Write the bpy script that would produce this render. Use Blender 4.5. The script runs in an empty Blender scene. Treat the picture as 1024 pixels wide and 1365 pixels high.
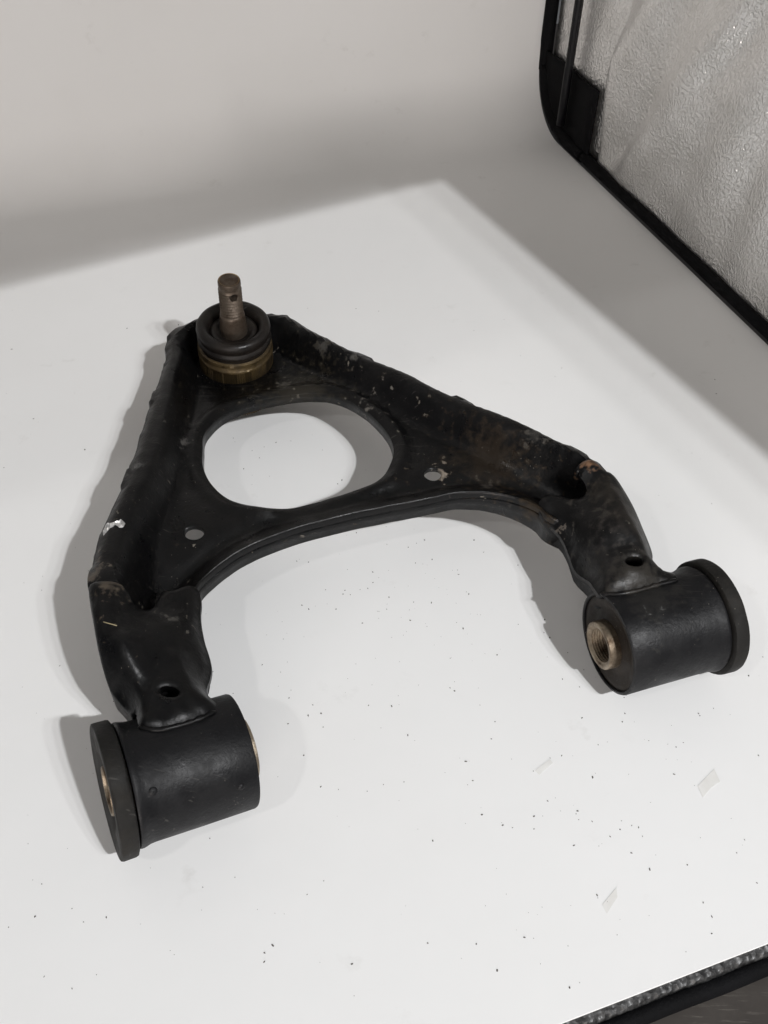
import bpy, bmesh, math, random
import numpy as np
from mathutils import Vector, Matrix, noise
from mathutils.geometry import delaunay_2d_cdt

random.seed(7)
C = bpy.context.scene.collection
S = 0.35                      # metres per working unit (the lens stands one unit above the sheet)
PI = math.pi

# ------------------------------------------------------------------ camera
F_PX, PITCH, ROLL = 1230.6, 0.8051, 0.0204
_r = np.array([1, 0, 0.]); _f = np.array([0, math.cos(PITCH), -math.sin(PITCH)]); _u = np.cross(_r, _f)
CR = math.cos(ROLL) * _r + math.sin(ROLL) * _u
CU = -math.sin(ROLL) * _r + math.cos(ROLL) * _u
CF = _f
cam = bpy.data.cameras.new('camera')
cam.sensor_fit = 'VERTICAL'; cam.sensor_height = 36; cam.lens = 36 * F_PX / 1365
cam.clip_start = 0.01; cam.clip_end = 50
co = bpy.data.objects.new('camera', cam); C.objects.link(co)
co.matrix_world = Matrix(((CR[0], CU[0], -CF[0], 0), (CR[1], CU[1], -CF[1], 0), (CR[2], CU[2], -CF[2], S), (0, 0, 0, 1)))
bpy.context.scene.camera = co

# ------------------------------------------------------------------ light
sc = bpy.context.scene
sc.view_settings.view_transform = 'Standard'; sc.view_settings.look = 'None'
sc.view_settings.exposure = 0; sc.view_settings.gamma = 1
w = bpy.data.worlds.new('World'); sc.world = w; w.use_nodes = True
w.node_tree.nodes['Background'].inputs[0].default_value = (0.95, 0.97, 1.0, 1)
w.node_tree.nodes['Background'].inputs[1].default_value = 0.105

def lamp(name, loc, target, size, power, col=(1, 1, 1), shape='DISK', size_y=None):
    l = bpy.data.lights.new(name, 'AREA'); l.shape = shape; l.size = size * S
    if size_y: l.size_y = size_y * S
    l.energy = power; l.color = col
    o = bpy.data.objects.new(name, l); C.objects.link(o)
    loc = Vector(loc) * S; o.location = loc
    o.rotation_euler = (Vector(target) * S - loc).to_track_quat('-Z', 'Y').to_euler()
    return o
# key from front right; two weaker lamps added beside it to grade shadow edges
lamp('key_lamp', (1.5, -1.3, 2.9), (-1.8, 4.3, 0.9), 0.075, 12.6, (.985, 0.99, 1.0))
lamp('key_lamp', (1.66, -1.28, 2.9), (-1.8, 4.3, 0.9), 0.085, 3.2, (.985, 0.99, 1.0))
lamp('key_lamp', (1.86, -1.25, 2.9), (-1.8, 4.3, 0.9), 0.10, 2.6, (.985, 0.99, 1.0))
lamp('second_lamp', (-1.0, -0.7, 2.3), (1.2, 2.2, 0.5), 0.12, 0.8, (1, 0.98, 0.95))
lamp('fill_light', (-0.6, -4.6, 0.8), (0.1, 1.6, 0.25), 2.6, 21.0, (1, 0.93, 0.885), 'RECTANGLE', 1.2)  # added soft fill from the camera side, lifts the shaded back wall

# ------------------------------------------------------------------ geometry helpers
def ray(px, py): return CF + (px - 512) / F_PX * CR - (py - 682.5) / F_PX * CU
EYE = np.array([0, 0, 1.])
def at(px, py, z):
    d = ray(px, py); return EYE + d * ((z - 1) / d[2])
YAW = math.radians(19.5)
EU = np.array([math.cos(YAW), math.sin(YAW), 0]); EV = np.array([-math.sin(YAW), math.cos(YAW), 0])
def tent(u, v, z): return EU * u + EV * v + np.array([0, 0, z])

def link(name, bm, mat, parent=None, smooth=True, auto=None):
    bmesh.ops.recalc_face_normals(bm, faces=bm.faces)
    me = bpy.data.meshes.new(name); bm.to_mesh(me); bm.free()
    for p in me.polygons: p.use_smooth = smooth
    if auto: me.set_sharp_from_angle(angle=math.radians(auto))
    me.materials.append(mat)
    o = bpy.data.objects.new(name, me); C.objects.link(o)
    if parent:
        o.parent = parent
        bpy.context.view_layer.update()
        o.matrix_parent_inverse = parent.matrix_world.inverted()
    return o
def empty(name, loc):
    o = bpy.data.objects.new(name, None); C.objects.link(o); o.location = Vector(loc) * S
    o.empty_display_size = 0.02; bpy.context.view_layer.update(); return o
def tag(o, label, cat, group=None, kind=None):
    o['label'] = label; o['category'] = cat
    if group: o['group'] = group
    if kind: o['kind'] = kind

def frame_mat(c, ax):
    z = Vector(ax).normalized(); x = z.cross(Vector((0, 0, 1)))
    if x.length < 1e-3: x = Vector((1, 0, 0))
    x.normalize(); y = z.cross(x)
    return Matrix(((x.x, y.x, z.x, c[0]), (x.y, y.y, z.y, c[1]), (x.z, y.z, z.z, c[2]), (0, 0, 0, 1)))

def lathe(bm, prof, c, ax, segs=96, closed=False, mod=None):
    M = frame_mat(c, ax); rings = []
    for k, (r, z) in enumerate(prof):
        ring = []
        for i in range(segs):
            a = 2 * PI * i / segs
            rr = r + (mod(k, i, a, r, z) if mod else 0)
            ring.append(bm.verts.new(S * (M @ Vector((rr * math.cos(a), rr * math.sin(a), z)))))
        rings.append(ring)
    n = len(rings)
    for k in range(n if closed else n - 1):
        A, B = rings[k], rings[(k + 1) % n]
        for i in range(segs):
            j = (i + 1) % segs
            bm.faces.new((A[i], A[j], B[j], B[i]))
    return rings
def cap(bm, ring): bm.faces.new(ring)

def tube(bm, pts, rad, segs=10, flat=1.0, capit=True):
    pts = [Vector(p) for p in pts]; rings = []
    for i, p in enumerate(pts):
        t = (pts[min(i + 1, len(pts) - 1)] - pts[max(i - 1, 0)]).normalized()
        x = t.cross(Vector((0, 0, 1)))
        if x.length < 1e-4: x = Vector((1, 0, 0))
        x.normalize(); y = x.cross(t)
        r = rad[i] if hasattr(rad, '__len__') else rad
        rings.append([bm.verts.new(S * (p + x * (r * math.cos(2 * PI * k / segs)) + y * (r * flat * math.sin(2 * PI * k / segs)))) for k in range(segs)])
    for A, B in zip(rings, rings[1:]):
        for k in range(segs):
            bm.faces.new((A[k], A[(k + 1) % segs], B[(k + 1) % segs], B[k]))
    if capit: bm.faces.new(rings[0]); bm.faces.new(rings[-1])

def cr(pts, step, closed=False):
    """Catmull-Rom through 3-D points, resampled about every step."""
    P = [np.array(p, float) for p in pts]; out = []
    n = len(P)
    for i in range(n if closed else n - 1):
        if closed: a, b, c, d = P[(i - 1) % n], P[i], P[(i + 1) % n], P[(i + 2) % n]
        else: a, b, c, d = P[max(i - 1, 0)], P[i], P[i + 1], P[min(i + 2, n - 1)]
        m = max(1, int(np.linalg.norm(c - b) / step + .5))
        for k in range(m):
            t = k / m
            out.append(.5 * ((2 * b) + (c - a) * t + (2 * a - 5 * b + 4 * c - d) * t * t + (3 * b - a - 3 * c + d) * t ** 3))
    if not closed: out.append(P[-1])
    return out

class TPS:
    """smooth height surface through scattered (x, y, z) points"""
    def __init__(s, P, lam=1e-5):
        P = np.array(P, float); s.xy = P[:, :2]; n = len(P)
        K = s.k(np.linalg.norm(s.xy[:, None] - s.xy[None], axis=-1)) + lam * np.eye(n)
        A = np.zeros((n + 3, n + 3)); A[:n, :n] = K
        Q = np.c_[np.ones(n), s.xy]; A[:n, n:] = Q; A[n:, :n] = Q.T
        s.w = np.linalg.solve(A, np.r_[P[:, 2], 0, 0, 0])
    @staticmethod
    def k(r): return np.where(r > 1e-9, r * r * np.log(np.maximum(r, 1e-9)), 0)
    def __call__(s, X):
        X = np.atleast_2d(X)
        return s.k(np.linalg.norm(X[:, None] - s.xy[None], axis=-1)) @ s.w[:-3] + s.w[-3] + X @ s.w[-2:]

def polydist(X, L, closed=False):
    """distance from each X to polyline L (n,3 or n,2) and the height of L at the nearest point"""
    L = np.array(L); A = L if closed else L[:-1]; B = np.roll(L, -1, 0) if closed else L[1:]
    d = B[:, :2] - A[:, :2]; out = np.full(len(X), 1e9); zz = np.zeros(len(X))
    for a, b, e in zip(A, B, d):
        t = np.clip(((X - a[:2]) @ e) / max(e @ e, 1e-12), 0, 1)
        q = np.linalg.norm(a[:2] + t[:, None] * e - X, axis=1)
        m = q < out; out[m] = q[m]
        if L.shape[1] > 2: zz[m] = (a[2] + t * (b[2] - a[2]))[m]
    return out, zz

def inside(X, L):
    L = np.array(L)[:, :2]; c = np.zeros(len(X), bool); x, y = X[:, 0], X[:, 1]
    for a, b in zip(L, np.roll(L, -1, 0)):
        if a[1] == b[1]: continue
        h = (a[1] > y) != (b[1] > y)
        c ^= h & (x < (b[0] - a[0]) * (y - a[1]) / (b[1] - a[1]) + a[0])
    return c

def area2(L):
    L = np.array(L)[:, :2]; q = np.roll(L, -1, 0); return (L[:, 0] * q[:, 1] - q[:, 0] * L[:, 1]).sum()

def pressed_sheet(name, loops, zfun, skirts, mat, parent, grid=.007, thick=.007):
    """pressed steel: a meshed outline with openings, height zfun, turned-down edges; loops[0] is the outline.
    skirts[k](i, n) -> list of (outward, down) steps for point i of loop k, or []"""
    V, Ed = [], []
    for L in loops:
        s = len(V); n = len(L); V += [Vector((p[0], p[1])) for p in L]; Ed += [(s + i, s + (i + 1) % n) for i in range(n)]
    O = np.array(loops[0])[:, :2]; lo, hi = O.min(0), O.max(0)
    g = []
    for j, y in enumerate(np.arange(lo[1], hi[1], grid * .866)):
        for x in np.arange(lo[0] + (j % 2) * grid / 2, hi[0], grid): g.append((x, y))
    g = np.array(g); ok = inside(g, loops[0])
    for L in loops[1:]: ok &= ~inside(g, L)
    for L in loops: ok &= polydist(g, np.array(L)[:, :2], True)[0] > grid * .55
    nb = len(V); V += [Vector(p) for p in g[ok]]
    vo, _, fo, ov, _, _ = delaunay_2d_cdt(V, Ed, [], 0, 1e-6)
    X = np.array([(v.x, v.y) for v in vo]); Z = zfun(X)
    cen = np.array([X[list(f)].mean(0) for f in fo]); keep = inside(cen, loops[0])
    for L in loops[1:]: keep &= ~inside(cen, L)
    bm = bmesh.new(); bv = [bm.verts.new((S * X[i, 0], S * X[i, 1], S * Z[i])) for i in range(len(X))]
    for f, k in zip(fo, keep):
        if k:
            try: bm.faces.new([bv[i] for i in f])
            except ValueError: pass
    inv = {}
    for i, src in enumerate(ov):
        for q in src: inv[q] = i
    s = 0
    for k, L in enumerate(loops):
        n = len(L); P = np.array(L)[:, :2]; sg = 1 if area2(L) > 0 else -1
        if k > 0: sg = -sg
        t = np.roll(P, -1, 0) - np.roll(P, 1, 0); t /= np.linalg.norm(t, axis=1)[:, None] + 1e-12
        nrm = sg * np.stack([t[:, 1], -t[:, 0]], 1)
        cols = []
        for i in range(n):
            v0 = inv.get(s + i); st = skirts[k](i, n) if skirts[k] else []
            if not st or v0 is None: cols.append(None); continue
            b = bv[v0].co / S
            cols.append([bv[v0]] + [bm.verts.new(S * Vector((b.x + nrm[i, 0] * o_, b.y + nrm[i, 1] * o_, b.z - d_))) for o_, d_ in st])
        for i in range(n):
            A, B = cols[i], cols[(i + 1) % n]
            if A and B and len(A) == len(B):
                for q in range(len(A) - 1):
                    try: bm.faces.new((A[q], B[q], B[q + 1], A[q + 1]))
                    except ValueError: pass
        s += n
    loose = [v for v in bm.verts if not v.link_faces]
    bmesh.ops.delete(bm, geom=loose, context='VERTS')
    # keep normals up so the thickness grows downwards
    for f in bm.faces: f.normal_update()
    o = link(name, bm, mat, parent, auto=38)
    if sum(p.normal.z * p.area for p in o.data.polygons) < 0: o.data.flip_normals()
    m = o.modifiers.new('thickness', 'SOLIDIFY'); m.thickness = thick * S; m.offset = -1; m.use_rim = True
    return o

# ------------------------------------------------------------------ materials
class N:
    def __init__(s, name):
        s.m = bpy.data.materials.new(name); s.m.use_nodes = True; s.t = s.m.node_tree
        s.b = s.t.nodes['Principled BSDF']; s.tc = s.t.nodes.new('ShaderNodeTexCoord').outputs['Object']
    def set(s, k, v):
        i = s.b.inputs[k]
        if hasattr(v, 'is_linked') or isinstance(v, bpy.types.NodeSocket): s.t.links.new(v, i)
        else: i.default_value = (*v, 1) if isinstance(v, tuple) and len(v) == 3 else v
    def node(s, kind, ins, **props):
        n = s.t.nodes.new(kind)
        for k, v in props.items(): setattr(n, k, v)
        for k, v in ins.items():
            i = n.inputs[k]
            if isinstance(v, bpy.types.NodeSocket): s.t.links.new(v, i)
            else: i.default_value = v
        return n
    def noise(s, scale, detail=4, rough=.55, vec=None, dist=0):
        return s.node('ShaderNodeTexNoise', {'Vector': vec or s.tc, 'Scale': scale, 'Detail': detail, 'Roughness': rough, 'Distortion': dist}).outputs['Fac']
    def ramp(s, fac, a, b, lo=0., hi=1.):
        return s.node('ShaderNodeMapRange', {'Value': fac, 'From Min': a, 'From Max': b, 'To Min': lo, 'To Max': hi}).outputs[0]
    def mix(s, fac, a, b):
        n = s.t.nodes.new('ShaderNodeMix'); n.data_type = 'RGBA'
        for i, v in ((0, fac), (6, a), (7, b)):
            if isinstance(v, bpy.types.NodeSocket): s.t.links.new(v, n.inputs[i])
            else: n.inputs[i].default_value = (*v, 1) if isinstance(v, tuple) else v
        return n.outputs[2]
    def math(s, op, a, b=0.):
        return s.node('ShaderNodeMath', {0: a, 1: b}, operation=op).outputs[0]
    def bump(s, h, dist, strength=1., normal=None):
        ins = {'Height': h, 'Distance': dist, 'Strength': strength}
        if normal: ins['Normal'] = normal
        return s.node('ShaderNodeBump', ins).outputs[0]
    def spot(s, p, rad, wob=.9, scale=260):
        """worn patch with a ragged edge around world point p (working units)"""
        d = s.node('ShaderNodeVectorMath', {0: s.world(), 1: tuple(S * np.array(p))}, operation='DISTANCE').outputs['Value']
        nz = s.ramp(s.noise(scale, 5), .3, .7, 1 - wob, 1 + wob)
        return s.ramp(s.math('MULTIPLY', d, nz), rad * S * .35, rad * S * .95, 1, 0)
    def world(s):
        return s.t.nodes.new('ShaderNodeNewGeometry').outputs['Position']

def black_paint(name, base=(.0024, .0024, .0027), dust=(.0115, .0096, .0074), rough=.31, dusty=.36, spots=(), scuff=(.2, .18, .15), scuff_lo=.70):
    n = N(name); g = n.world()
    big = n.noise(22, 5, .6, g); mid = n.noise(95, 6, .65, g); fine = n.noise(700, 4, .6, g)
    f = n.math('MULTIPLY', n.ramp(big, .42, .72), n.ramp(mid, .35, .75))
    col = n.mix(n.math('MULTIPLY', f, dusty), base, dust)
    # hairline scratches in two directions
    for rot, zz in ((.4, 0.), (-1.0, 3.)):
        mp = n.node('ShaderNodeMapping', {'Vector': g, 'Location': (zz, 0, 0), 'Rotation': (.2, .3, rot), 'Scale': (25, 900, 200)}).outputs[0]
        sm = n.math('MULTIPLY', n.ramp(n.noise(1., 2, .5, mp), .69, .72), n.ramp(n.noise(18, 2, .5, g), .5, .58))
        col = n.mix(n.math('MULTIPLY', sm, .45), col, (.06, .057, .052))
    # scuffs and grit
    sc_ = n.math('MULTIPLY', n.ramp(n.noise(260, 3, .5, g, .6), scuff_lo, scuff_lo + .03), n.ramp(n.noise(40, 2, .5, g), .5, .6))
    col = n.mix(n.math('MULTIPLY', sc_, .8), col, scuff)
    gr = n.node('ShaderNodeTexVoronoi', {'Vector': g, 'Scale': 420, 'Randomness': 1.}).outputs['Distance']
    gm = n.math('MULTIPLY', n.ramp(gr, .10, .05), n.ramp(n.noise(60, 2, .5, g), .52, .62))
    col = n.mix(n.math('MULTIPLY', gm, .6), col, (.22, .2, .17))
    for p, rad, c, k in spots:
        col = n.mix(n.math('MULTIPLY', n.spot(p, rad), k), col, c)
    n.set('Base Color', col)
    n.set('Roughness', n.ramp(mid, .3, .7, rough - .08, rough + .2))
    n.set('Specular IOR Level', .24)
    n.set('Normal', n.bump(fine, .00025, .5, n.bump(mid, .0009, .35)))
    return n.m

# ------------------------------------------------------------------ photo tent: sheet, side wall, shade panel, table
def sheet_material():
    n = N('white_plastic_sheet'); g = n.world()
    big = n.noise(9, 4, .55, g); sm = n.noise(60, 5, .65, g)
    col = n.mix(n.math('MULTIPLY', n.ramp(big, .4, .75), .35), (.80, .80, .795), (.76, .757, .745))
    smg = n.math('MULTIPLY', n.ramp(sm, .6, .78), n.ramp(n.noise(16, 2, .5, g), .5, .62))
    col = n.mix(n.math('MULTIPLY', smg, .32), col, (.48, .465, .44))
    n.set('Base Color', col); n.set('Roughness', n.ramp(sm, .3, .7, .38, .5)); n.set('Specular IOR Level', .1)
    n.set('Normal', n.bump(n.noise(14, 3, .5, g), .002, .25))
    return n.m
M_SHEET = sheet_material()

def sheet_profile():
    pts = [(.1920, 0.), (.1926, 0.), (.1935, 0.)] + [(v, 0.0) for v in np.linspace(.2, 1.9, 40)]
    vw, rad = 2.11, .15
    for a in np.linspace(0, PI / 2, 18): pts.append((vw - rad + rad * math.sin(a) * 1.0 - 0.0, rad * (1 - math.cos(a))))
    for z in np.linspace(rad + .04, .95, 20): pts.append((vw + .01 * math.sin(z * 5), z))
    return pts
bm = bmesh.new(); rows = []
US = list(np.linspace(-1.6, 1.126, 90)) + [1.127, 1.1275, 1.128]
for v, z in sheet_profile():
    rows.append([bm.verts.new(S * Vector(tent(u, v + min(1., z / .2) * .012 * noise.noise(Vector((u * 1.7, z * 2.6, 4.))), z))) for u in US])
for A, B in zip(rows, rows[1:]):
    for i in range(len(US) - 1): bm.faces.new((A[i], A[i + 1], B[i + 1], B[i]))
sheet = link('backdrop_sheet', bm, M_SHEET)
if sheet.data.polygons[0].normal.z < 0: sheet.data.flip_normals()
m = sheet.modifiers.new('thickness', 'SOLIDIFY'); m.thickness = .003 * S; m.offset = -1
tag(sheet, 'smooth white plastic backdrop sheet lying flat and curving up behind the black control arm', 'backdrop')

def silver_material():
    n = N('silver_lining'); g = n.world()
    st = n.node('ShaderNodeMapping', {'Vector': g, 'Rotation': (.3, .2, .4), 'Scale': (1, 1, .7)}).outputs[0]
    peb = n.ramp(n.noise(620, 1.2, .5, st), .38, .62); peb2 = n.noise(210, 2, .5, g)
    n.set('Base Color', n.mix(n.ramp(n.noise(30, 3, .5, g), .35, .65), (.80, .79, .77), (.90, .89, .875)))
    n.set('Metallic', .93); n.set('Roughness', .3)
    n.set('Normal', n.bump(peb, .0006, .62, n.bump(peb2, .001, .35)))
    return n.m
M_SILVER = silver_material()
def plain(name, col, rough=.5, metal=0., bumpscale=None, bumpd=.0003, spec=.5):
    n = N(name); g = n.world()
    n.set('Base Color', n.mix(n.ramp(n.noise(80, 4, .6, g), .35, .7), col, tuple(c * 1.6 for c in col)))
    n.set('Roughness', rough); n.set('Metallic', metal); n.set('Specular IOR Level', spec)
    if bumpscale: n.set('Normal', n.bump(n.noise(bumpscale, 3, .6, g), bumpd))
    return n.m
M_BIND = plain('black_binding', (.0025, .0025, .003), .75, 0, 900, .0004, .12)
M_PIPE = plain('black_pole', (.004, .004, .005), .4, spec=.25)

tentobj = empty('photo_tent', tent(1.14, 1.3, 0))
tag(tentobj, 'folding photo tent with quilted silver side wall and black edge binding', 'photo tent')
# silver side wall, a loose wrinkled cloth
WR = [(1.66, .45, -.75, .016, .04), (1.44, .45, -.62, .014, .035), (1.72, .34, -.55, .014, .05), (1.55, .30, -.42, .016, .055), (1.36, .25, -.30, .013, .06), (1.20, .42, -.1, .012, .05), (1.02, .3, .2, .012, .06), (1.62, .12, -1.0, .008, .04)]
bm = bmesh.new(); rows = []
VS = np.linspace(.25, 1.83, 120); ZS = np.linspace(.018, .84, 64)
for z in ZS:
    row = []
    for v in VS:
        off = 0
        for v0, z0, sl, am, wd in WR:
            d = (v - v0 - sl * (z - z0)) / math.hypot(1, sl)
            off += am * math.exp(-(d / wd) ** 2) * (1 - .5 * abs(z - z0)) - am * .6 * math.exp(-((d - wd * 1.3) / (wd * .7)) ** 2)
        off += .012 * noise.noise(Vector((v * 3, z * 3, 1.7))) + .004 * noise.noise(Vector((v * 11, z * 9, 5.)))
        off *= .75 * min(1, (z - .01) / .08)
        off -= .035 * max(0., (v - 1.79) / .04) ** 2
        row.append(bm.verts.new(S * Vector(tent(1.150 - off, v, z))))
    rows.append(row)
for A, B in zip(rows, rows[1:]):
    for i in range(len(VS) - 1): bm.faces.new((A[i], A[i + 1], B[i + 1], B[i]))
o = link('side_wall', bm, M_SILVER, tentobj)
m = o.modifiers.new('thickness', 'SOLIDIFY'); m.thickness = .006 * S; m.offset = 1
# corner strip of silver cloth behind the pole
bm = bmesh.new(); rows = []
for z in np.linspace(.012, .84, 34):
    rows.append([bm.verts.new(S * Vector(tent(1.152 + .034 * max(0., (1.86 - v) / .12) + .004 * noise.noise(Vector((v * 20, z * 6, 0))), v, z))) for v in np.linspace(1.74, 2.09, 14)])
for A, B in zip(rows, rows[1:]):
    for i in range(13): bm.faces.new((A[i], A[i + 1], B[i + 1], B[i]))
o = link('corner_strip', bm, M_SILVER, tentobj)
m = o.modifiers.new('thickness', 'SOLIDIFY'); m.thickness = .006 * S; m.offset = 1
# black binding along the foot of the wall and up the corner
bm = bmesh.new()
foot = [tent(1.142, v, .012 + .002 * noise.noise(Vector((v * 6, 0, 0)))) for v in np.linspace(.2, 1.86, 60)]
tube(bm, foot, .013, 10)
link('edge_binding', bm, M_BIND, tentobj)
bm = bmesh.new()
edge = cr([tent(1.142, 1.86, .012), tent(1.142, 1.98, .016), tent(1.142, 2.06, .055), tent(1.142, 2.098, .12), tent(1.142, 2.112, .2), tent(1.142, 2.112, .84)], .02)
tube(bm, edge, .016, 10)
link('edge_binding', bm, M_BIND, tentobj)
bm = bmesh.new()
tube(bm, [tent(1.128, 1.965, z) for z in np.linspace(.045, .84, 12)], .010, 14)
link('corner_pole', bm, M_PIPE, tentobj)
# black corner pocket
bm = bmesh.new(); rows = []
for k, z in enumerate(np.linspace(.012, .17, 12)):
    rows.append([bm.verts.new(S * Vector(tent(1.140 - .004 * math.sin(i * .9) , v, z))) for i, v in enumerate(np.linspace(1.84 - .0 * k, 2.10 if z > .08 else 2.0 + .1 * max(0, (z - .012) / .07), 10))])
for A, B in zip(rows, rows[1:]):
    for i in range(9): bm.faces.new((A[i], A[i + 1], B[i + 1], B[i]))
o = link('corner_pocket', bm, M_BIND, tentobj)
m = o.modifiers.new('thickness', 'SOLIDIFY'); m.thickness = .004 * S; m.offset = 1

# added unseen panel, its corner shaped to shade the back and side strip
LP = np.array([1.5, -1.3, 2.9]); ZR = .85
def up_to_panel(p, z=ZR): p = np.array([p[0], p[1], 0.]); return p + (LP - p) * (z / LP[2])
q0 = up_to_panel((.119, 2.024)); ql = up_to_panel((-.753, 1.54)); qr = up_to_panel((.615, 1.10))
dl = (ql - q0) / np.linalg.norm(ql - q0); dr = (qr - q0) / np.linalg.norm(qr - q0)
def slab(name, P, th, mat, parent):
    bm = bmesh.new()
    a = [bm.verts.new(S * Vector(p)) for p in P]; b = [bm.verts.new(S * (Vector(p) + Vector((0, 0, th)))) for p in P]
    bm.faces.new(a); bm.faces.new(b)
    for i in range(len(P)): bm.faces.new((a[i], a[(i + 1) % len(P)], b[(i + 1) % len(P)], b[i]))
    return link(name, bm, mat, parent, smooth=False)
far = tent(1.16, 2.13, ZR)
slab('shade_panel', [q0 + dl * 2.0, q0, q0 + dr * 1.5, tent(1.16, -.6, ZR), far, tent(-1.6, 2.13, ZR)], .006, M_SILVER, tentobj)

# front rim of the tent and the table under it
def table_material():
    n = N('dark_table'); g = n.world()
    st = n.node('ShaderNodeMapping', {'Vector': g, 'Rotation': (0, 0, -.5), 'Scale': (14, 260, 40)}).outputs[0]
    scr = n.ramp(n.noise(3, 5, .7, st), .6, .68)
    st2 = n.node('ShaderNodeMapping', {'Vector': g, 'Rotation': (0, 0, .9), 'Scale': (18, 320, 40)}).outputs[0]
    scr2 = n.ramp(n.noise(3, 5, .7, st2), .64, .7)
    col = n.mix(n.ramp(n.noise(40, 4, .6, g), .35, .7), (.035, .03, .027), (.06, .053, .047))
    col = n.mix(n.math('MULTIPLY', n.math('MAXIMUM', scr, scr2), .35), col, (.25, .23, .2))
    n.set('Base Color', col); n.set('Roughness', .38)
    return n.m
bm = bmesh.new()
P = [tent(-2.2, -1.2, -.03), tent(2.2, -1.2, -.03), tent(2.2, 2.8, -.03), tent(-2.2, 2.8, -.03)]
a = [bm.verts.new(S * Vector(p)) for p in P]; b = [bm.verts.new(S * (Vector(p) - Vector((0, 0, .06)))) for p in P]
bm.faces.new(a); bm.faces.new(b)
for i in range(4): bm.faces.new((a[i], a[(i + 1) % 4], b[(i + 1) % 4], b[i]))
tb = link('table_top', bm, table_material(), smooth=False)
tb['kind'] = 'structure'
# silver lined lip, then black piping
def lip_material():
    n = N('speckled_lining'); g = n.world()
    v = n.node('ShaderNodeTexVoronoi', {'Vector': g, 'Scale': 420}).outputs['Distance']
    n.set('Base Color', n.mix(n.ramp(n.noise(420, 4, .7, g), .4, .65), (.028, .028, .028), (.10, .10, .10)))
    n.set('Metallic', .4); n.set('Roughness', .45); n.set('Normal', n.bump(v, .0012, .8))
    return n.m
bm = bmesh.new(); rows = []
for dv, z in ((.20, -.0045), (-.0005, -.0045), (-.004, -.0065), (-.006, -.011)):
    rows.append([bm.verts.new(S * Vector(tent(u, .19 + dv + .0016 * noise.noise(Vector((u * 25, dv * 30, 0))), z))) for u in np.linspace(-1.6, 1.13, 160)])
for A, B in zip(rows, rows[1:]):
    for i in range(159): bm.faces.new((A[i], A[i + 1], B[i + 1], B[i]))
o = link('front_lip', bm, lip_material(), tentobj)
m = o.modifiers.new('thickness', 'SOLIDIFY'); m.thickness = .002 * S; m.offset = -1
bm = bmesh.new()
tube(bm, [tent(u, .1762 + .002 * noise.noise(Vector((u * 9, 3, 0))), -.017 + .0015 * noise.noise(Vector((u * 14, 9, 0)))) for u in np.linspace(-1.6, 1.13, 120)], .0095, 10)
link('edge_binding', bm, M_BIND, tentobj)

# ------------------------------------------------------------------ the control arm
arm = empty('control_arm', at(430, 760, 0))
tag(arm, 'greasy black stamped steel A-shaped control arm with ball joint stud lying on white sheet', 'control arm')

TAN = (.30, .27, .22); RUST = (.16, .07, .03)
M_PLATE = black_paint('worn_black_paint', spots=[
    (at(378, 508, .098), .013, (.30, .28, .24), .9), (at(372, 503, .098), .009, (.30, .28, .24), .9), (at(655, 615, .115), .062, (.021, .015, .010), .7),
    (at(715, 578, .16), .014, (.07, .066, .06), .5), (at(727, 583, .155), .009, (.07, .066, .06), .5), (at(586, 627, .115), .009, (.26, .22, .18), .8), (at(590, 632, .115), .007, (.26, .22, .18), .8),
    (at(430, 462, .13), .014, (.07, .066, .06), .7), (at(470, 475, .14), .009, (.08, .076, .07), .7), (at(122, 762, .172), .014, (.12, .1, .08), .7), (at(127, 742, .168), .009, (.12, .1, .08), .7), (at(180, 619, .155), .010, (.06, .06, .058), .8),
    (at(395, 515, .1), .07, (.02, .017, .012), .7), (at(490, 530, .12), .012, (.12, .11, .1), .6), (at(520, 545, .12), .010, (.12, .11, .1), .6), (at(532, 558, .12), .007, (.14, .13, .11), .6),
    (at(244, 592, .105), .009, (.1, .095, .09), .6), (at(648, 645, .118), .012, (.09, .08, .07), .5), (at(710, 682, .12), .03, (.03, .021, .012), .6)])
M_BRK = black_paint('worn_black_bracket', rough=.33, spots=[
    (at(782, 617, .172), .014, (.17, .095, .055), .95), (at(747, 710, .12), .010, (.26, .23, .2), .7), (at(742, 704, .12), .008, (.2, .17, .14), .7),
    (at(813, 660, .16), .03, (.026, .022, .017), .5), (at(822, 690, .15), .013, (.10, .072, .045), .6), (at(808, 684, .15), .012, (.1, .09, .075), .5),
    (at(840, 690, .155), .05, (.022, .019, .016), .6), (at(143, 778, .175), .018, (.075, .06, .045), .8), (at(233, 815, .14), .008, (.09, .085, .075), .6),
    (at(800, 760, .13), .05, (.018, .017, .017), .7), (at(850, 768, .15), .045, (.028, .025, .021), .7)])
M_SLEEVE = black_paint('black_bushing_shell', base=(.0058, .0058, .0066), dust=(.014, .0135, .013), rough=.41, dusty=.2, scuff_lo=.76,
    spots=[(at(862, 790, .14), .04, (.022, .021, .019), .5), (at(884, 816, .13), .004, (.12, .12, .12), .7), (at(853, 816, .13), .005, (.1, .1, .1), .6), (at(912, 818, .13), .003, (.14, .13, .12), .7)])
M_RUBBER = black_paint('dusty_rubber', base=(.009, .0084, .0075), dust=(.045, .038, .03), rough=.6, dusty=.9, scuff_lo=.7)
M_FACE = black_paint('brown_rubber', base=(.015, .0115, .009), dust=(.035, .025, .016), rough=.55, dusty=.8)
M_BOOT = black_paint('dust_boot_rubber', base=(.0075, .0065, .006), dust=(.03, .02, .012), rough=.36, dusty=.6, scuff_lo=.78)

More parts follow.
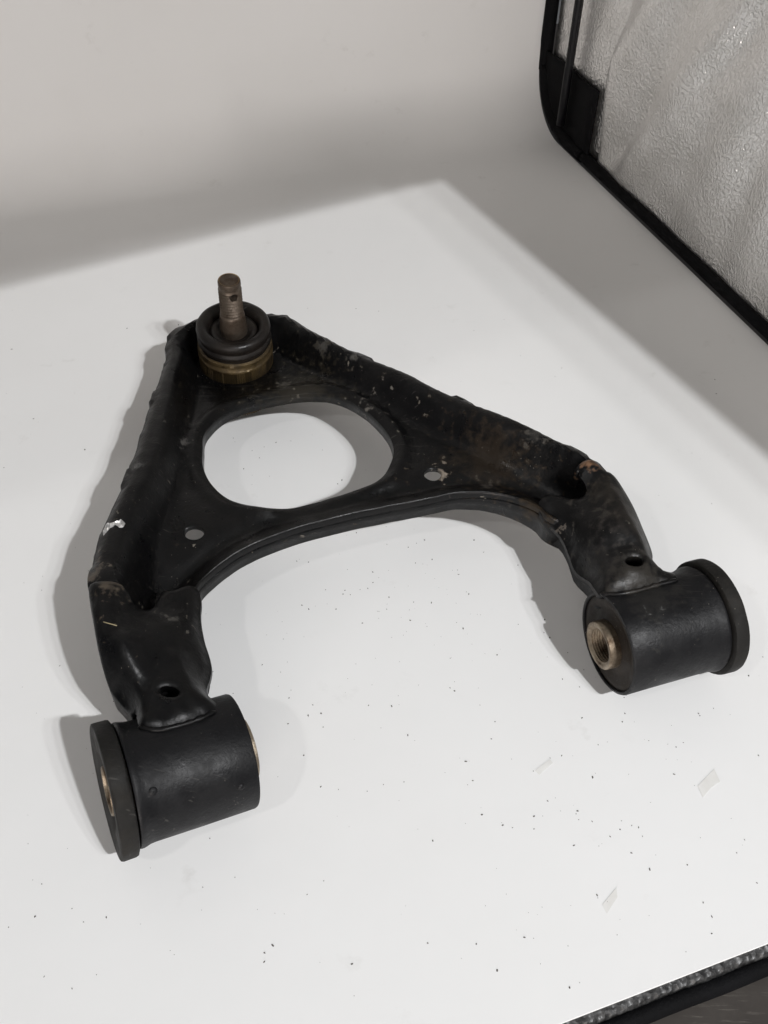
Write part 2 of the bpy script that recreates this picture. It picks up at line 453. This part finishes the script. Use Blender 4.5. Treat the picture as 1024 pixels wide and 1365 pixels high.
def metal(name, a, b, rough=.35, met=.9, s=120):
    n = N(name); g = n.world(); q = n.noise(s, 6, .65, g)
    n.set('Base Color', n.mix(n.ramp(q, .38, .66), a, b)); n.set('Metallic', met)
    n.set('Roughness', n.ramp(q, .3, .7, rough, rough + .25)); n.set('Normal', n.bump(n.noise(900, 3, .6, g), .0003, .5))
    return n.m
M_BRASS = metal('brown_plated_ring', (.085, .058, .024), (.02, .0135, .008), .4, .5, 70)
M_STUD = metal('dark_stud_steel', (.11, .088, .068), (.042, .026, .016), .36, .65)
M_TIP = metal('brassy_tip', (.55, .38, .14), (.24, .15, .06), .5, .4)
M_BORE = metal('worn_sleeve_steel', (.36, .30, .225), (.07, .045, .028), .35, .85, 90)
M_BARE = metal('bare_chipped_metal', (.75, .74, .72), (.35, .35, .35), .3, .7, 500)

ST = .0065
# --- stamped plate
rim_px = [(131, 812, .168), (121, 778, .172), (123, 748, .169), (136, 702, .163), (150, 670, .161), (172.6, 620, .156), (200, 537, .140), (221, 473, .127), (221, 455, .125),
          (226, 443, .124), (240, 431, .124), (260, 421, .124), (288, 413, .124), (318, 409, .124), (345, 411, .125), (365, 415, .127), (385, 417, .130), (402, 427, .132), (420, 438, .134),
          (479, 467, .140), (538, 491, .146), (597, 520, .151), (668, 547, .157), (715, 567.5, .161), (774, 597, .165), (803.5, 615, .166), (822, 640, .160)]
rim = cr([at(*p) for p in rim_px], ST)
rim_line = [p.copy() for p in rim]
for i_ in range(2, len(rim) - 2):          # ragged sheared edge
    t_ = rim[i_ + 1] - rim[i_ - 1]; t_ = t_ / np.linalg.norm(t_)
    k_ = .0011 * noise.noise(Vector((i_ * .45, 1.5, 0))) + .0014 * noise.noise(Vector((i_ * .13, 6., 0)))
    if i_ % 29 in (7, 8, 9, 10, 11): k_ += .0020
    rim[i_] = rim[i_] + np.array([-t_[1], t_[0], 0]) * k_
arch_px = [(775, 700, .118), (735, 690, .121), (716, 675, .122), (674, 660, .122), (615, 657, .122), (556, 668, .121), (499, 679, .120), (446, 691.6, .119), (397, 704, .118), (351, 720.5, .118), (318, 734, .118),
           (291, 748.5, .118), (269, 765, .117), (258, 780, .115), (250, 802, .112)]
arch = cr([at(*p) for p in arch_px], ST)
end1 = cr([at(822, 640, .160), at(775, 700, .118)], ST)[1:-1]
end2 = cr([at(250, 802, .112), at(131, 812, .168)], ST)[1:-1]
outline = rim + end1 + arch + end2
hole_px = [(299, 546), (340, 530), (397, 521.5), (446, 526), (484, 545), (513, 571), (525, 593), (523, 615), (505, 640), (464, 655.5), (411, 669), (376, 675), (341, 672), (305, 662), (281, 642), (269, 619), (268, 595), (272, 572)]
def hz(px, py): return .101 + .016 * (py - 521) / 155
hole = cr([at(x, y, hz(x, y)) for x, y in hole_px], ST, True)
def small_hole(px, py, z, rx, ry, n=28):
    c = at(px, py, z); a = at(px + rx, py, z); b = at(px, py + ry, z)
    return [c + (a - c) * math.cos(2 * PI * i / n) + (b - c) * math.sin(2 * PI * i / n) for i in range(n)]
bolt1 = small_hole(577, 630.5, .115, 13, 8.2); bolt2 = small_hole(258.5, 708, .113, 14.5, 8.5)
web = TPS([at(*p) for p in [(310, 490, .076), (316, 512, .082), (250, 470, .078), (262, 500, .082), (370, 470, .080), (366, 500, .084), (315, 425, .078), (340, 540, .099), (430, 515, .101), (540, 570, .108), (520, 640, .114), (577, 630, .114), (640, 600, .112), (690, 640, .112), (740, 655, .098),
       (765, 640, .084), (790, 665, .084), (600, 656, .119), (500, 676, .118), (400, 700, .117), (330, 690, .113), (258, 708, .111), (268, 744, .104), (242, 768, .095), (245, 640, .106), (250, 570, .102), (200, 700, .108), (180, 780, .098), (205, 800, .084), (200, 825, .084), (320, 728, .114), (240, 800, .100), (680, 660, .119), (720, 676, .118)]], 1e-4)
def smooth(t): t = np.clip(t, 0, 1); return t * t * (3 - 2 * t)
def plate_z(X):
    d, rz = polydist(X, rim_line); z0 = web(X)
    gp = np.clip((X[:, 1] - .95) / .25, 0, 1); gr = np.clip((X[:, 0] - .16) / .08, 0, 1)
    t_ = np.clip((d - .028 + .013 * gp + .014 * gr) / (.032 - .004 * gp - .004 * gr), 0, 1); g = 1 - (.6 * t_ + .4 * smooth(t_))
    z = z0 + (rz - z0) * g - .010 * np.clip((.012 - d) / .012, 0, 1) ** 2 * (d < .012)
    dh, _ = polydist(X, np.array(hole), True)
    z += .005 * np.exp(-((dh - .012) / .008) ** 2) - .002 * np.exp(-(dh / .003) ** 2)
    da, _ = polydist(X, np.array(arch))
    z += .004 * np.exp(-(da / .010) ** 2) - .007 * np.exp(-((da - .030) / .012) ** 2)
    z += np.array([.0016 * noise.noise(Vector((x * 16, y * 16, 2))) + .0007 * noise.noise(Vector((x * 50, y * 50, 7))) for x, y in X])
    return z
nr, n1, na = len(rim), len(end1), len(arch)
def plate_skirt(i, n):
    if i < nr:
        q = .0035 * max(0., noise.noise(Vector((i * .21, 3., 0))) + .25 * noise.noise(Vector((i * .9, 8., 0)))) + (.004 if int(i / 17) % 3 == 1 else 0)
        return [(.003, .002), (.004, .006), (.0045 + q, .018), (.006 + q * 1.6, .042)]
    if i < nr + n1: return []
    k = i - nr - n1
    if k < na:
        t = k / na
        if t > .95: return []
        dr_ = .022 + .022 * max(0, 1 - t / .3)
        return [(.0012, .001), (.0018, .003), (.002, .010), (.0005, .0116), (.0026, .0126), (.0030, .0145), (.0026, dr_ + .009)]
    return []
def hole_skirt(i, n): return [(.0012, .0008), (.0018, .003), (.0022, .018)]
def tiny_skirt(i, n): return [(.0012, .001), (.0016, .006)]
plate = pressed_sheet('stamped_plate', [outline, hole, bolt1, bolt2], plate_z, [plate_skirt, hole_skirt, tiny_skirt, tiny_skirt], M_PLATE, arm)

# --- bushings (placed first as frames, the brackets sit on them)
RB, LB, RF, TF = .065, .128, .0732, .0205
BU = [(np.array([-.2130, .4960, .0735]), np.array([.8905, .4290, -.1524]), -1), (np.array([.3391, .6949, .0735]), np.array([.9467, .3222, -.003]), 1)]
def on_bush(k, px, py, lift=.0012):
    c, ax, _ = BU[k]; d = ray(px, py); o = EYE - c
    dd = d - ax * (d @ ax); oo = o - ax * (o @ ax); R = RB + lift
    a, b, c_ = dd @ dd, 2 * dd @ oo, oo @ oo - R * R; D = b * b - 4 * a * c_
    t = (-b - math.sqrt(max(D, 0))) / (2 * a); return EYE + t * d

def bushing(k):
    c, ax, s = BU[k]
    bm = bmesh.new(); h = LB / 2
    e = h * s
    def wb(q, i, a, r, z): return .0004 * noise.noise(Vector((math.cos(a) * 2, math.sin(a) * 2, q * .4 + k)))
    lathe(bm, [(RB - .0045, -e + s * .012), (RB - .0045, -e), (RB - .0035, -e - s * .001), (RB - .0008, -e - s * .0005), (RB, -e + s * .0015), (RB, -e + s * .04), (RB, 0), (RB, e - s * .016), (RB + .0006, e - s * .011), (RB + .0018, e - s * .007), (RB + .0026, e - s * .004), (RB + .0028, e - s * .0015), (RB + .002, e), (RB - .004, e + s * .0005)], c, ax, 128, mod=wb)
    sleeve = link('bushing_shell', bm, M_SLEEVE, arm, auto=40)
    M = frame_mat(c, ax)
    # flange
    bm = bmesh.new()
    def wob(q, i, a, r, z): return .0006 * math.sin(a * 3 + k) + .0008 * noise.noise(Vector((math.cos(a) * 3, math.sin(a) * 3, q)))
    f0, f1 = e + s * .002, e + s * (TF + .001)
    lathe(bm, [(.0275, f0), (RF - .004, f0), (RF - .001, f0 + s * .0015), (RF, f0 + s * .004), (RF + .0003, f1 - s * .003), (RF - .0006, f1 - s * .0008), (RF - .002, f1), (RF - .010, f1), (RF - .014, f1 - s * .0012), (.044, f1 - s * .0012), (.040, f1 - s * .003), (.031, f1 - s * .006), (.0275, f1 - s * .010)], c, ax, 128, closed=True, mod=wob)
    link('rubber_flange', bm, M_RUBBER, sleeve, auto=35)
    # rubber face at the plain end
    bm = bmesh.new(); p = -h * s
    lathe(bm, [(RB - .004, p + s * .003), (RB - .008, p + s * .0015), (.052, p + s * .002), (.044, p + s * .006), (.038, p + s * .004), (.030, p + s * .001), (.028, p + s * .012)], c, ax, 96)
    link('rubber_face', bm, M_FACE, sleeve, auto=50)
    # inner steel sleeve with a threaded bore
    bm = bmesh.new()
    a0, a1 = p - s * (.0135 if k else .0108), f1 - s * .0015
    ro = .0305 if k else .036
    prof = [(.0262, a1), (.027, a1 - s * .002), (.027, a0 + s * .02), (ro, a0 + s * .015), (ro, a0 + s * .004), (ro - .0005, a0 + s * .001), (ro - .002, a0), (.0255, a0 + s * .0003), (.0238, a0 + s * .002)]
    q = a0 + s * .003
    n_ = 44; pitch = abs(a1 - a0 - s * .006) / n_
    for i in range(n_):
        prof += [(.0218, q), (.0238, q + s * pitch * .5)]; q += s * pitch
    prof += [(.0238, a1 - s * .002), (.0249, a1 - s * .0003)]
    lathe(bm, prof, c, ax, 72, closed=True, mod=lambda q_, i, a, r, z: .0004 * noise.noise(Vector((math.cos(a) * 4, math.sin(a) * 4, q_ * .5))))
    link('inner_sleeve', bm, M_BORE, sleeve, auto=40)
    # pimples
    return sleeve
shells = [bushing(0), bushing(1)]
for k, (px, py, r) in enumerate([(204, 1055, .0055), (322, 1049, .0045)]):
    p = on_bush(0, px, py, 0); c, ax, _ = BU[0]; nrm = p - c; nrm -= ax * (nrm @ ax); nrm /= np.linalg.norm(nrm)
    bm = bmesh.new(); lathe(bm, [(r, -.001), (r * .8, .0004), (r * .5, .0012), (r * .15, .0015)], p, nrm, 20)
    link('shell_dimple', bm, M_SLEEVE, shells[0])

# --- brackets
def bracket(outline_pts, ctrl, ovalspec, visible_edges, k, creases):
    out = cr(outline_pts, .006, True)
    tps = TPS([np.array(p) for p in outline_pts] + ctrl, 2.5e-4)
    ov = small_hole(*ovalspec)
    def zf(X):
        z = tps(X)
        d, _ = polydist(X, np.array(ov), True)
        ins = d < .02
        z = z + .0018 * np.exp(-((d - .005) / .003) ** 2) * ins
        for cpts, amp, wd in creases:
            dc, _ = polydist(X, np.array([at(*p) for p in cpts])); z = z + amp * np.clip(1 - dc / wd, 0, 1)
        do, _ = polydist(X, np.array(out), True)
        z = z - .004 * np.clip((.008 - do) / .008, 0, 1) ** 2
        z += np.array([0.0008 * noise.noise(Vector((x * 22, y * 22, 4 + k))) + .0004 * noise.noise(Vector((x * 60, y * 60, 9))) for x, y in X])
        return z
    O = np.array(out)
    vis = [np.array([at(*p) for p in e]) for e in visible_edges]
    near = np.zeros(len(O))
    for e in vis: near = np.maximum(near, (polydist(O[:, :2], e)[0] < .02).astype(float))
    def sk(i, n):
        if near[i] > .5: return [(.0012, .001), (.0016, .007)]
        return [(.002, .002), (.003, .006), (.003, .034 + .003 * math.sin(i * .8) * math.sin(i * .23))]
    def ovsk(i, n): return [(.0015, .0015), (.002, .012)]
    b_ = pressed_sheet('bracket', [out, ov], zf, [sk, ovsk], M_BRK, arm, grid=.0045, thick=.0065)
    # lower half of the boxed bracket
    cen = O[:, :2].mean(0); low = [np.array([*(cen + (p[:2] - cen) * .93), 0]) for p in out[::2]]
    pressed_sheet('lower_shell', [low], lambda X: np.minimum(tps(X) - .038, .118), [None], M_BRK, b_, grid=.014, thick=.0065)
    return b_

left_out = [at(*p) for p in [(121, 776, .180), (140, 772, .182), (160, 774, .180), (168, 786, .170), (173, 800, .156), (181, 808, .149), (193, 811, .143), (205, 806, .138), (211, 796, .134), (219, 787, .131),
            (235, 783, .130), (249, 777, .128), (259, 779, .122), (265, 790, .113), (266.5, 804, .107), (265.5, 822, .106), (270, 850, .108), (277, 872, .108), (280, 889, .108), (278, 903, .110), (274, 918, .114), (277, 928, .126)]]
left_out += [on_bush(0, *q) for q in [(289, 937), (286, 948), (268, 957), (240, 966.5), (212, 972), (188, 970.5)]]
left_out += [at(*p) for p in [(183, 955, .128), (172, 945, .120), (158, 928, .130), (147, 910, .146), (139, 886, .158), (132, 858, .168), (126, 825, .176), (121.5, 797, .176)]]
left_ctrl = [at(*p) for p in [(150, 800, .180), (160, 840, .178), (165, 880, .166), (172, 905, .152), (185, 840, .158), (200, 830, .150), (215, 850, .150), (205, 890, .150), (200, 925, .148), (225, 905, .148), (225, 935, .147), (245, 945, .146), (210, 950, .146), (245, 830, .132), (245, 870, .134), (255, 905, .132), (262, 925, .132), (262, 870, .122), (253, 800, .122)]]
bl = bracket(left_out, left_ctrl, (225, 920, .149, 15, 9), [[(235, 783, .130), (249, 777, .128), (259, 779, .122), (265, 790, .113), (266.5, 803, .102), (265.5, 822, .106), (270, 850, .108), (277, 872, .108), (280, 889, .108), (278, 903, .110), (274, 918, .114), (277, 928, .126), (289, 937, .13)], [(286, 948, .13), (188, 970, .13)]], 0,
    [([(168, 866, .162), (176, 890, .156), (188, 929, .148), (190, 960, .145)], .007, .018), ([(236, 879, .140), (246, 902, .138), (256, 918, .138), (272, 930, .14)], .007, .018)])

right_out = [at(*p) for p in [(771, 620, .174), (780, 612.5, .176), (791, 611, .177), (806, 621, .177), (819, 632, .166), (836, 658, .154), (854, 696, .138), (868, 732, .123), (868, 743, .124), (874, 753, .131), (886, 757, .137)]]
right_out += [on_bush(1, *q) for q in [(901, 763), (903, 775), (878, 778), (850, 786), (823, 791), (803, 791)]]
right_out += [at(*p) for p in [(794, 784, .120), (784, 774, .106), (767, 757, .098), (758, 739, .098), (750, 722, .100), (741, 707, .106), (731, 694, .114), (723, 681, .124), (720.5, 666, .130), (729, 658, .134), (741, 659, .136), (760, 664, .140), (776, 663.5, .144), (785, 650, .158), (781, 637, .166), (774, 627, .172)]]
right_ctrl = [at(*p) for p in [(800, 640, .165), (815, 660, .168), (833, 690, .163), (850, 716, .155), (795, 680, .152), (770, 690, .142), (750, 680, .136), (770, 715, .132), (800, 720, .150), (830, 730, .150), (810, 750, .144), (825, 770, .146), (850, 770, .147), (870, 765, .145), (790, 745, .124), (805, 775, .134), (755, 705, .122)]]
br = bracket(right_out, right_ctrl, (845.5, 748.5, .149, 14, 8), [[(794, 784, .12), (767, 757, .1), (741, 707, .106), (720.5, 666, .13), (776, 664, .144), (785, 650, .15)], [(903, 775, .13), (803, 791, .13)]], 1,
    [([(808, 640, .172), (817, 659, .166), (835, 688, .16), (852, 716, .152), (866, 745, .145)], .006, .02), ([(792, 738, .128), (800, 757, .13), (808, 772, .135), (812, 788, .138)], .006, .016)])

# weld beads where the brackets meet the bushings
def weld(k, pxs, par):
    pts = cr([on_bush(k, *q, .001) for q in pxs], .006); bm = bmesh.new()
    tube(bm, pts, [0.0026 * (.7 + .5 * abs(math.sin(i * 1.7)) + .5 * abs(noise.noise(Vector((i * .37, 5., k))))) * (.4 if i in (0, len(pts) - 1) else 1) for i in range(len(pts))], 8)
    link('weld_bead', bm, M_BRK, par)
weld(0, [(184, 969), (210, 973), (238, 967.5), (266, 958.5), (288, 948)], bl)
weld(1, [(800, 792), (824, 792), (850, 787.5), (878, 779.5), (904, 773)], br)

# --- ball joint
BJ = np.array([-.2420, 1.2090, .155]); TIP = np.array([-.2381, 1.1990, .245])
jax = (TIP - BJ) / np.linalg.norm(TIP - BJ)
RJ = .0575
bm = bmesh.new()
def knurl(q, i, a, r, z): return (.0005 if i % 2 else -.0005) if q in (1, 2, 3) else .0006 * noise.noise(Vector((math.cos(a) * 5, math.sin(a) * 5, q)))
lathe(bm, [(.05, -.14), (RJ + .0012, -.14), (RJ + .0012, -.090), (RJ + .0012, -.0475), (RJ + .0024, -.0465), (RJ + .0024, -.0435), (RJ + .0012, -.0420), (RJ + .0005, -.0412), (RJ - .0005, -.036), (RJ + .0014, -.0345), (RJ + .0010, -.0305), (RJ - .003, -.0285), (RJ - .003, -.026), (.03, -.026)], BJ, jax, 192, mod=knurl)
bj = link('ball_joint', bm, M_BRASS, arm, auto=50)
bm = bmesh.new()
def bw(q, i, a, r, z): return .0008 * noise.noise(Vector((math.cos(a) * 2.5, math.sin(a) * 2.5, q * .3)))
lathe(bm, [(RJ - .005, -.0300), (RJ - .0028, -.0292), (RJ - .0020, -.0272), (RJ - .0034, -.0252), (RJ - .0012, -.0235), (RJ + .0010, -.0195), (RJ + .0004, -.0155), (RJ - .0022, -.0130), (RJ - .0028, -.0115),
           (RJ - .001, -.0085), (RJ + .0008, -.003), (RJ, .003), (RJ - .003, .0065), (RJ - .008, .008), (RJ - .013, .0065), (RJ - .017, .001), (RJ - .0185, -.008), (RJ - .019, -.0115), (.0375, -.012),
           (.0365, -.0065), (.034, -.0045), (.030, -.005), (.026, -.008), (.0225, -.0095), (.018, -.0095)], BJ, jax, 96, mod=bw)
boot = link('dust_boot', bm, M_BOOT, bj)
bm = bmesh.new()
H = np.linalg.norm(TIP - BJ)
prof = [(.0215, -.012), (.0212, -.004), (.0204, .010), (.0192, .0235), (.0186, .0275), (.0177, .0285)]
z = .030
while z < H - .016:
    prof += [(.0145, z), (.0178, z + .0026)]; z += .0052
prof += [(.0166, H - .014), (.0158, H - .0125), (.0158, H - .010), (.0172, H - .0085), (.0172, H - .0025), (.0165, H - .0006), (.0150, H)]
lathe(bm, prof, BJ, jax, 56, mod=lambda q, i, a, r, z: .0003 * noise.noise(Vector((math.cos(a) * 2, math.sin(a) * 2, z * 120))))
stud = link('stud', bm, M_STUD, bj, auto=45)
bm = bmesh.new()
rg = lathe(bm, [(.0152, H + .0002), (.0125, H - .001), (.009, H - .004), (.003, H - .0065)], BJ, jax, 40); cap(bm, rg[-1])
link('stud_tip_dimple', bm, M_TIP, stud)
# split-pin hole bored through the stud
pin_dir = np.array([.46, -.88, 0.]); pin_dir /= np.linalg.norm(pin_dir)
pc = BJ + jax * (H - .0235)
bm = bmesh.new()
rg = lathe(bm, [(.0066, -.03), (.0066, .03)], pc, pin_dir, 24); cap(bm, rg[0]); cap(bm, rg[1])
cut = link('pin_bore', bm, M_STUD)
mod = stud.modifiers.new('bore', 'BOOLEAN'); mod.operation = 'DIFFERENCE'; mod.object = cut; mod.solver = 'EXACT'
# close the stud so that it is a solid, apply the bore, drop the cutter
bmx = bmesh.new(); bmx.from_mesh(stud.data)
bmesh.ops.holes_fill(bmx, edges=[e for e in bmx.edges if e.is_boundary], sides=0); bmesh.ops.recalc_face_normals(bmx, faces=bmx.faces); bmx.to_mesh(stud.data); bmx.free()
bpy.context.view_layer.update()
dg = bpy.context.evaluated_depsgraph_get()
me = bpy.data.meshes.new_from_object(stud.evaluated_get(dg)); stud.modifiers.clear(); stud.data = me
me.set_sharp_from_angle(angle=math.radians(40))
bpy.data.objects.remove(cut)

# bare metal chip on the left rim
def draped(name, poly, lift, mat, parent, amp=.002, grid=.0035, zoff=0.):
    """small ragged flake lying on the plate"""
    P = cr([at(*p) for p in poly], .004, True)
    return P
def flake(name, poly, zf, mat, parent, lift=.003, amp=.003, grid=.0035):
    P = cr([at(*p) for p in poly], .004, True); O = np.array(P)[:, :2]
    g = np.array([(x, y) for x in np.arange(*np.array([O[:, 0].min(), O[:, 0].max()]), grid) for y in np.arange(O[:, 1].min(), O[:, 1].max(), grid)])
    ok = inside(g, P) & (polydist(g, O, True)[0] > grid * .6)
    V = [Vector(p[:2]) for p in P] + [Vector(p) for p in g[ok]]; n = len(P)
    vo, _, fo, *_ = delaunay_2d_cdt(V, [(i, (i + 1) % n) for i in range(n)], [], 0, 1e-6)
    X = np.array([(v.x, v.y) for v in vo]); Z = zf(X); d = polydist(X, O, True)[0]
    cen = np.array([X[list(f)].mean(0) for f in fo]); k_ = inside(cen, P)
    bm = bmesh.new()
    bv = [bm.verts.new((S * x, S * y, S * (z - .001 if dd < 1e-5 else z + lift + amp * noise.noise(Vector((x * 210, y * 210, 3)))))) for (x, y), z, dd in zip(X, Z, d)]
    for f, q in zip(fo, k_):
        if q: bm.faces.new([bv[i] for i in f])
    bmesh.ops.delete(bm, geom=[v for v in bm.verts if not v.link_faces], context='VERTS')
    return link(name, bm, mat, parent, smooth=False)
flake('bare_metal_chip', [(137, 699, .163), (144, 697, .164), (152, 697, .163), (163, 696, .160), (168, 701, .157), (167, 708, .156), (160, 708, .158), (156, 703, .161), (147, 705, .163), (142, 710, .163), (137, 712, .163)], plate_z, M_BARE, plate, .003, .006, .0022)

# ------------------------------------------------------------------ small stuff on the sheet
def tape_material():
    n = N('old_clear_tape'); g = n.world()
    n.set('Base Color', n.mix(n.ramp(n.noise(150, 4, .6, g), .35, .7), (.775, .77, .75), (.70, .69, .66)))
    n.set('Roughness', .2)
    return n.m
M_TAPE = tape_material()
def scrap(poly, label, h=.0005):
    P = [at(x, y, 0) for x, y in poly]; bm = bmesh.new()
    a = [bm.verts.new(S * Vector((p[0], p[1], h * (.7 + .5 * random.random())))) for p in P]; b = [bm.verts.new(S * Vector((p[0], p[1], .0002))) for p in P]
    bm.faces.new(a); bm.faces.new(b)
    for i in range(len(P)): bm.faces.new((a[i], a[(i + 1) % len(P)], b[(i + 1) % len(P)], b[i]))
    o = link('tape_scrap', bm, M_TAPE, smooth=False); tag(o, label, 'tape', 'tape scraps stuck on the white sheet')
scrap([(713, 1027), (719, 1033), (737, 1017), (733, 1012)], 'narrow faint strip of clear tape between the two bushings, farther left of two')
scrap([(930, 1048), (937, 1063), (948, 1050), (960, 1042), (952, 1025)], 'largest faint clear tape scrap on bare sheet below the right bushing')
scrap([(803, 1206), (809, 1218), (823, 1196), (822, 1183)], 'faint clear tape scrap nearest the front edge of the white sheet')
scrap([(318, 752), (330, 751), (358, 741), (360, 734), (340, 737)], 'clear tape scrap partly tucked under the inner arch of the arm')

bm = bmesh.new()
def speck(px, py, r, el=1., h=.5):
    p = at(px, py, 0); a0 = random.random() * 6.28; n = 6; ring = []
    for i in range(n):
        a = 2 * PI * i / n; rr = r * (.6 + .7 * random.random())
        x, y = rr * el * math.cos(a), rr * math.sin(a)
        ring.append(bm.verts.new(S * Vector((p[0] + x * math.cos(a0) - y * math.sin(a0), p[1] + x * math.sin(a0) + y * math.cos(a0), .0002))))
    t = bm.verts.new(S * Vector((p[0], p[1], r * h + .0004)))
    for i in range(n): bm.faces.new((ring[i], ring[(i + 1) % n], t))
big = [(832, 930), (933, 954), (931, 951), (833, 951), (911, 990), (842, 1137), (1011, 1007), (675, 1192), (796, 1193), (797, 1197), (1009, 1177), (949, 1222), (349, 887), (726, 826), (757, 870), (322, 433), (330, 437), (238, 433), (276, 403), (740, 502), (955, 525), (953, 506), (640, 940), (655, 985), (660, 962), (770, 1081), (768, 1085), (712, 1105), (712, 1088), (670, 1100), (600, 917), (606, 921), (350, 886), (388, 920), (384, 965), (405, 1007), (448, 812), (460, 787), (505, 770), (610, 760), (625, 792), (632, 720), (540, 545), (368, 590), (388, 588), (430, 600), (336, 646), (325, 625), (456, 640), (450, 645)]
for x, y in big: speck(x, y, random.uniform(.0004, .0010), random.uniform(1, 2.2))
for i in range(400):
    x, y = random.uniform(5, 1019), 380 + 980 * random.random() ** .8
    if y < 250 + .85 * (x - 590) and x > 590: continue
    if random.random() < .3: x, y = random.gauss(720, 210), random.gauss(1020, 140)
    if random.random() < .2: x, y = random.gauss(520, 110), random.gauss(800, 50)
    if not (3 < x < 1021 and 380 < y < 1330): continue
    if x > 740 and y > 1350 - .36 * (x - 740): continue
    speck(x, y, .0003 + .0008 * random.random() ** 3, random.uniform(1, 2.2))
M_DIRT = plain('dark_grit', (.055, .047, .04), .8)
dirt = link('dirt_specks', bm, M_DIRT, smooth=False); dirt['kind'] = 'stuff'
dirt['label'] = 'fine dark grit scattered over the white sheet'

def fibre(pts, rad, mat, label):
    bm = bmesh.new(); tube(bm, cr(pts, .004), rad, 5)
    o = link('fibre', bm, mat); tag(o, label, 'fibre')
M_STRAW = plain('pale_straw', (.2, .17, .1), .6)
fibre([at(138, 829, .1835), at(147, 831.5, .1835), at(156, 834, .1825)], .0006, M_STRAW, 'short pale straw fibre lying on the left bracket')
